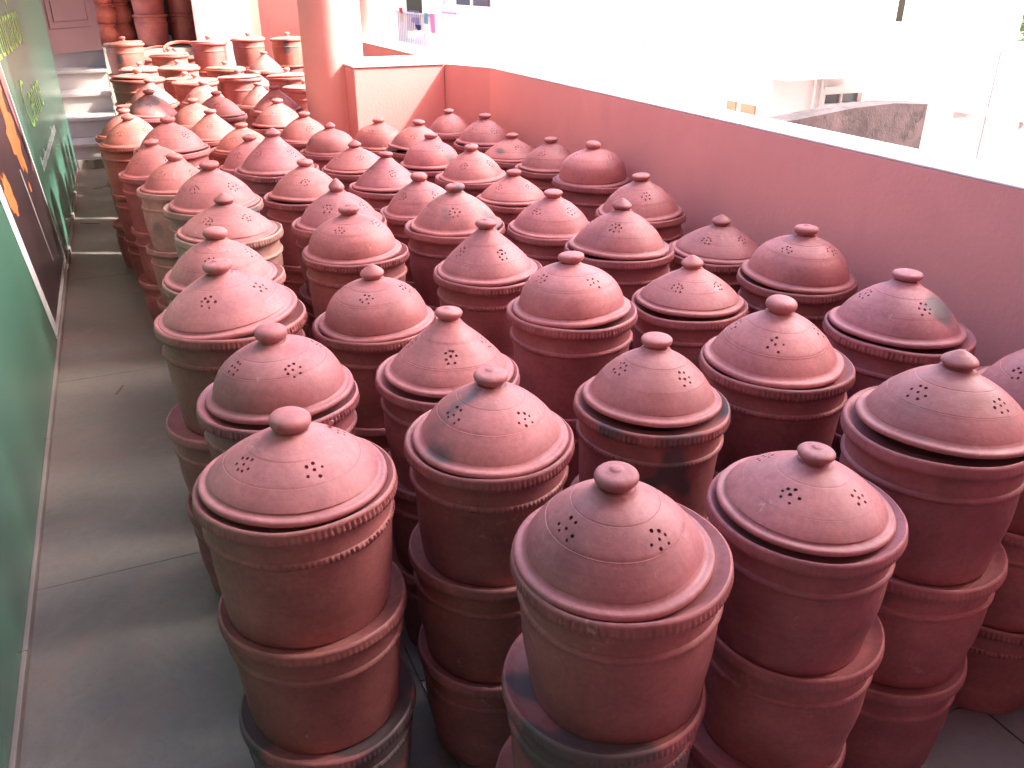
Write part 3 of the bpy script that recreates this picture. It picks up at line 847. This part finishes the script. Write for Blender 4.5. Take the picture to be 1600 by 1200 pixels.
for i, (x, y, nm) in enumerate(((0.43, 10.55, 'front'), (0.27, 11.05, 'rear left'), (0.78, 10.72, 'shaded right'))):
    for t_ in range(4):
        o = make_pot(x, y, 0.926 + .267 * 1.15 * (1) + .2525 * 1.15 * t_, .365, 1.15, t_ % 2, t_ * 1.1, (0, 0), tint_of(1.02 - .1 * i, 1.4), .1, True)
        tag(o, 'tall plain pot, %s of the %s column inside the doorway' % (('lowest', 'second', 'third', 'topmost')[t_], nm), 'pot', 'tall pots inside the doorway')

# ------------------------------------------------------------------ outside
nb = tag(empty('white_house', (5.2, 14.5, -3.2)), 'white neighbouring house with a railed balcony opening and a double panelled gate', 'house')
sub(nb, box('wall', (5.0, 10.7, -3.2), (5.3, 14.52, 3.0), 'white'))
sub(nb, box('wall', (5.0, 14.54, -3.2), (5.3, 17.0, 0.50), 'white'))
sub(nb, box('wall', (5.0, 14.54, 1.75), (5.3, 17.0, 3.0), 'white'))
sub(nb, box('wall', (5.0, 17.02, -3.2), (5.3, 22.0, 3.0), 'white'))
sub(nb, box('balcony_back', (6.1, 14.4, 0.3), (6.2, 18.5, 3.0), 'white'))
sub(nb, box('balcony_floor', (5.3, 14.4, 0.30), (6.1, 18.5, 0.46), 'grey'))
sub(nb, box('door_leaf', (4.955, 11.85, -0.3), (4.995, 13.98, 1.19), 'offwhite', None, 0.006))
sub(nb, box('door_frame', (4.93, 11.72, -0.3), (4.998, 11.84, 2.3), 'white', None, 0.006))
sub(nb, box('door_frame', (4.93, 13.99, -0.3), (4.998, 14.11, 2.3), 'white', None, 0.006))
for (ya, yb) in ((12.10, 12.68), (12.76, 13.38)):
    p = sub(nb, box('window_pane', (4.965, ya, 1.22), (4.99, yb, 1.9), 'glass'))
sub(nb, box('window_frame', (4.95, 11.85, 1.192), (4.988, 13.98, 1.219), 'white'))
sub(nb, box('window_frame', (4.95, 12.682, 1.22), (4.988, 12.758, 1.9), 'white'))
sub(nb, box('bolt', (4.93, 13.35, 1.08), (4.953, 13.95, 1.10), 'cloth_rose'))
for q in range(22):
    ya = 14.62 + q * 0.108
    sub(nb, box('railing_bar', (5.08, ya, 0.50), (5.10, ya + 0.02, 1.0), 'steel'))
sub(nb, box('rail', (5.07, 14.55, 1.0), (5.11, 16.99, 1.03), 'steel'))
for (ya, yb, za, zb, cl, lab) in ((16.52, 16.68, 1.0, 1.09, 'red', 'small red cloth hung over the balcony rail'), (16.5, 16.62, .86, .998, 'cream', 'cream cloth hung below the red one on the balcony'),
                             (15.55, 16.05, 1.04, 1.07, 'slate', 'narrow slate cloth along the balcony rail'), (15.55, 15.95, .86, .95, 'violet', 'violet grey cloth on the balcony railing'),
                             (15.5, 15.72, .76, .84, 'navy', 'small navy cloth low on the balcony railing'), (15.0, 15.28, .88, 1.045, 'teal', 'pale teal cloth over the balcony rail'), (14.62, 14.9, .75, 1.045, 'rose', 'long rose pink cloth over the balcony rail')):
    bm = bmesh.new()
    n = 8
    for q in range(n):
        for sgn in (0, 1):
            pass
    rowsv = []
    for q in range(n + 1):
        f = q / n
        yy = ya + (yb - ya) * f
        xx = 5.055 + 0.012 * math.sin(f * 9 + ya * 7)
        rowsv.append((bm.verts.new((xx, yy, zb)), bm.verts.new((xx + 0.01 * math.sin(f * 14), yy, za + 0.012 * math.sin(f * 5 + ya)))))
    for q in range(n):
        bm.faces.new((rowsv[q][0], rowsv[q + 1][0], rowsv[q + 1][1], rowsv[q][1]))
    bmesh.ops.solidify(bm, geom=list(bm.faces), thickness=0.006)
    o = mesh_obj('hung_cloth', finish(bm, 'hung_cloth', 'cloth_' + cl, 60))
    tag(o, lab, 'cloth', 'washing on the balcony')

fb = tag(empty('white_apartment', (11, 13, -3.2)), 'overexposed white apartment block with eaves, a two-pane window and orange shutters', 'building')
sub(fb, box('wall', (10.0, 12.2, -3.2), (10.3, 24.0, 6.0), 'white'))
sub(fb, box('wall', (10.1, 12.0, -3.2), (12.62, 12.19, -0.42), 'white'))
sub(fb, box('wall', (10.1, 12.0, -0.42), (11.3, 12.19, 6.0), 'white'))
sub(fb, box('wall', (12.15, 12.0, -0.42), (12.62, 12.19, 6.0), 'white'))
sub(fb, box('wall', (11.3, 12.0, -0.255), (12.15, 12.19, 6.0), 'white'))
for xa in (11.33, 11.75):
    sub(fb, box('window_pane', (xa, 12.10, -0.9), (xa + 0.39, 12.13, -0.256), 'glass'))
sub(fb, box('window_frame', (11.72, 12.06, -0.9), (11.75, 12.14, -0.256), 'white'))
sub(fb, box('window_hood', (11.2, 11.85, -0.165), (12.6, 11.998, -0.11), 'white'))
sub(fb, box('eave', (9.7, 11.2, 0.115), (12.0, 11.998, 0.235), 'white'))
for xa in (10.95, 11.1, 12.45):
    o = sub(fb, box('drain_pipe', (xa, 11.9, -3.2), (xa + 0.05, 11.95, 0.10), 'grey', None, 0.01))
for (ya, yb) in ((12.22, 12.6), (12.75, 13.0)):
    sub(fb, box('orange_shutter', (9.96, ya, -0.75), (9.998, yb, -0.4), 'orange'))
for ya, za in ((15.9, 0.4), (13.2, 0.9)):
    sub(fb, box('drain_pipe', (9.93, ya, za - 1), (9.995, ya + 0.05, za + 2.4), 'grey', None, 0.01))
rb = tag(empty('white_terrace_house', (12.3, 9.5, -3.2)), 'low white building with a projecting ledge on the right of the stained wall', 'building')
sub(rb, box('wall', (12.3, 9.56, -3.2), (12.6, 11.55, 6.0), 'white'))
sub(rb, box('wall', (12.3, 2.0, -3.2), (12.6, 9.54, 0.72), 'white'))
sub(rb, box('ledge', (11.9, 2.0, -0.30), (12.298, 11.5, -0.22), 'white'))
for yy in (9.9, 8.75, 8.6):
    sub(rb, box('ledge_bracket', (12.0, yy, -0.42), (12.298, yy + 0.08, -0.302), 'white'))
sw = tag(empty('stained_wall', (3.6, 5.1, -3.2)), 'blackened lichen-stained compound wall beyond the parapet coping', 'wall')
bm = bmesh.new()
pr = [(2.6, 0.575), (3.4, 0.60), (4.44, 0.645), (5.0, 0.70), (5.4, 0.715), (5.76, 0.69), (5.76, -3.2), (2.6, -3.2)]
a = [bm.verts.new((x, 5.0, z)) for x, z in pr]
b = [bm.verts.new((x, 5.22, z)) for x, z in pr]
bm.faces.new(a); bm.faces.new(b)
for i in range(len(pr)):
    j = (i + 1) % len(pr)
    bm.faces.new((a[i], a[j], b[j], b[i]))
sub(sw, mesh_obj('masonry', finish(bm, 'masonry', 'stain')))
# tree beyond the terrace house
tr = tag(empty('tree', (17.2, 11.6, -3.2)), 'green tree showing past the end of the white building', 'tree')
bm = bmesh.new()
rtree = random.Random(21)
def limb(bm, p, q, ra, rb_):
    d = (q - p)
    m_ = Matrix.Translation((p + q) / 2) @ d.to_track_quat('Z', 'Y').to_matrix().to_4x4()
    bmesh.ops.create_cone(bm, cap_ends=True, segments=9, radius1=ra, radius2=rb_, depth=d.length * 1.04, matrix=m_)
T0 = Vector((0, 0, 0)); T1 = Vector((.2, -.1, 2.6))
limb(bm, T0, T1, .22, .15)
tips = []
for k in range(7):
    a_ = k * 0.9
    q = T1 + Vector((math.cos(a_) * 1.5, math.sin(a_) * 1.5, rtree.uniform(.8, 2.4)))
    limb(bm, T1, q, .09, .035); tips.append(q)
mesh_obj('trunk', finish(bm, 'trunk', 'bark', 60), tr)
bm = bmesh.new()
for k in range(5200):
    t0 = rtree.choice(tips)
    c_ = t0 + Vector((rtree.gauss(0, .6), rtree.gauss(0, .6), rtree.gauss(0, .6)))
    n_ = Vector((rtree.gauss(0, 1), rtree.gauss(0, 1), rtree.gauss(0.6, 1))).normalized()
    q_ = n_.to_track_quat('Z', 'Y').to_matrix().to_4x4()
    s_ = rtree.uniform(.06, .12)
    mm = Matrix.Translation(c_) @ q_
    bm.faces.new([bm.verts.new(mm @ Vector(v)) for v in ((-s_, 0, 0), (0, -s_ * .4, s_ * .1), (s_, 0, 0), (0, s_ * .4, s_ * .1))])
mesh_obj('crown', finish(bm, 'crown', 'leaf'), tr)
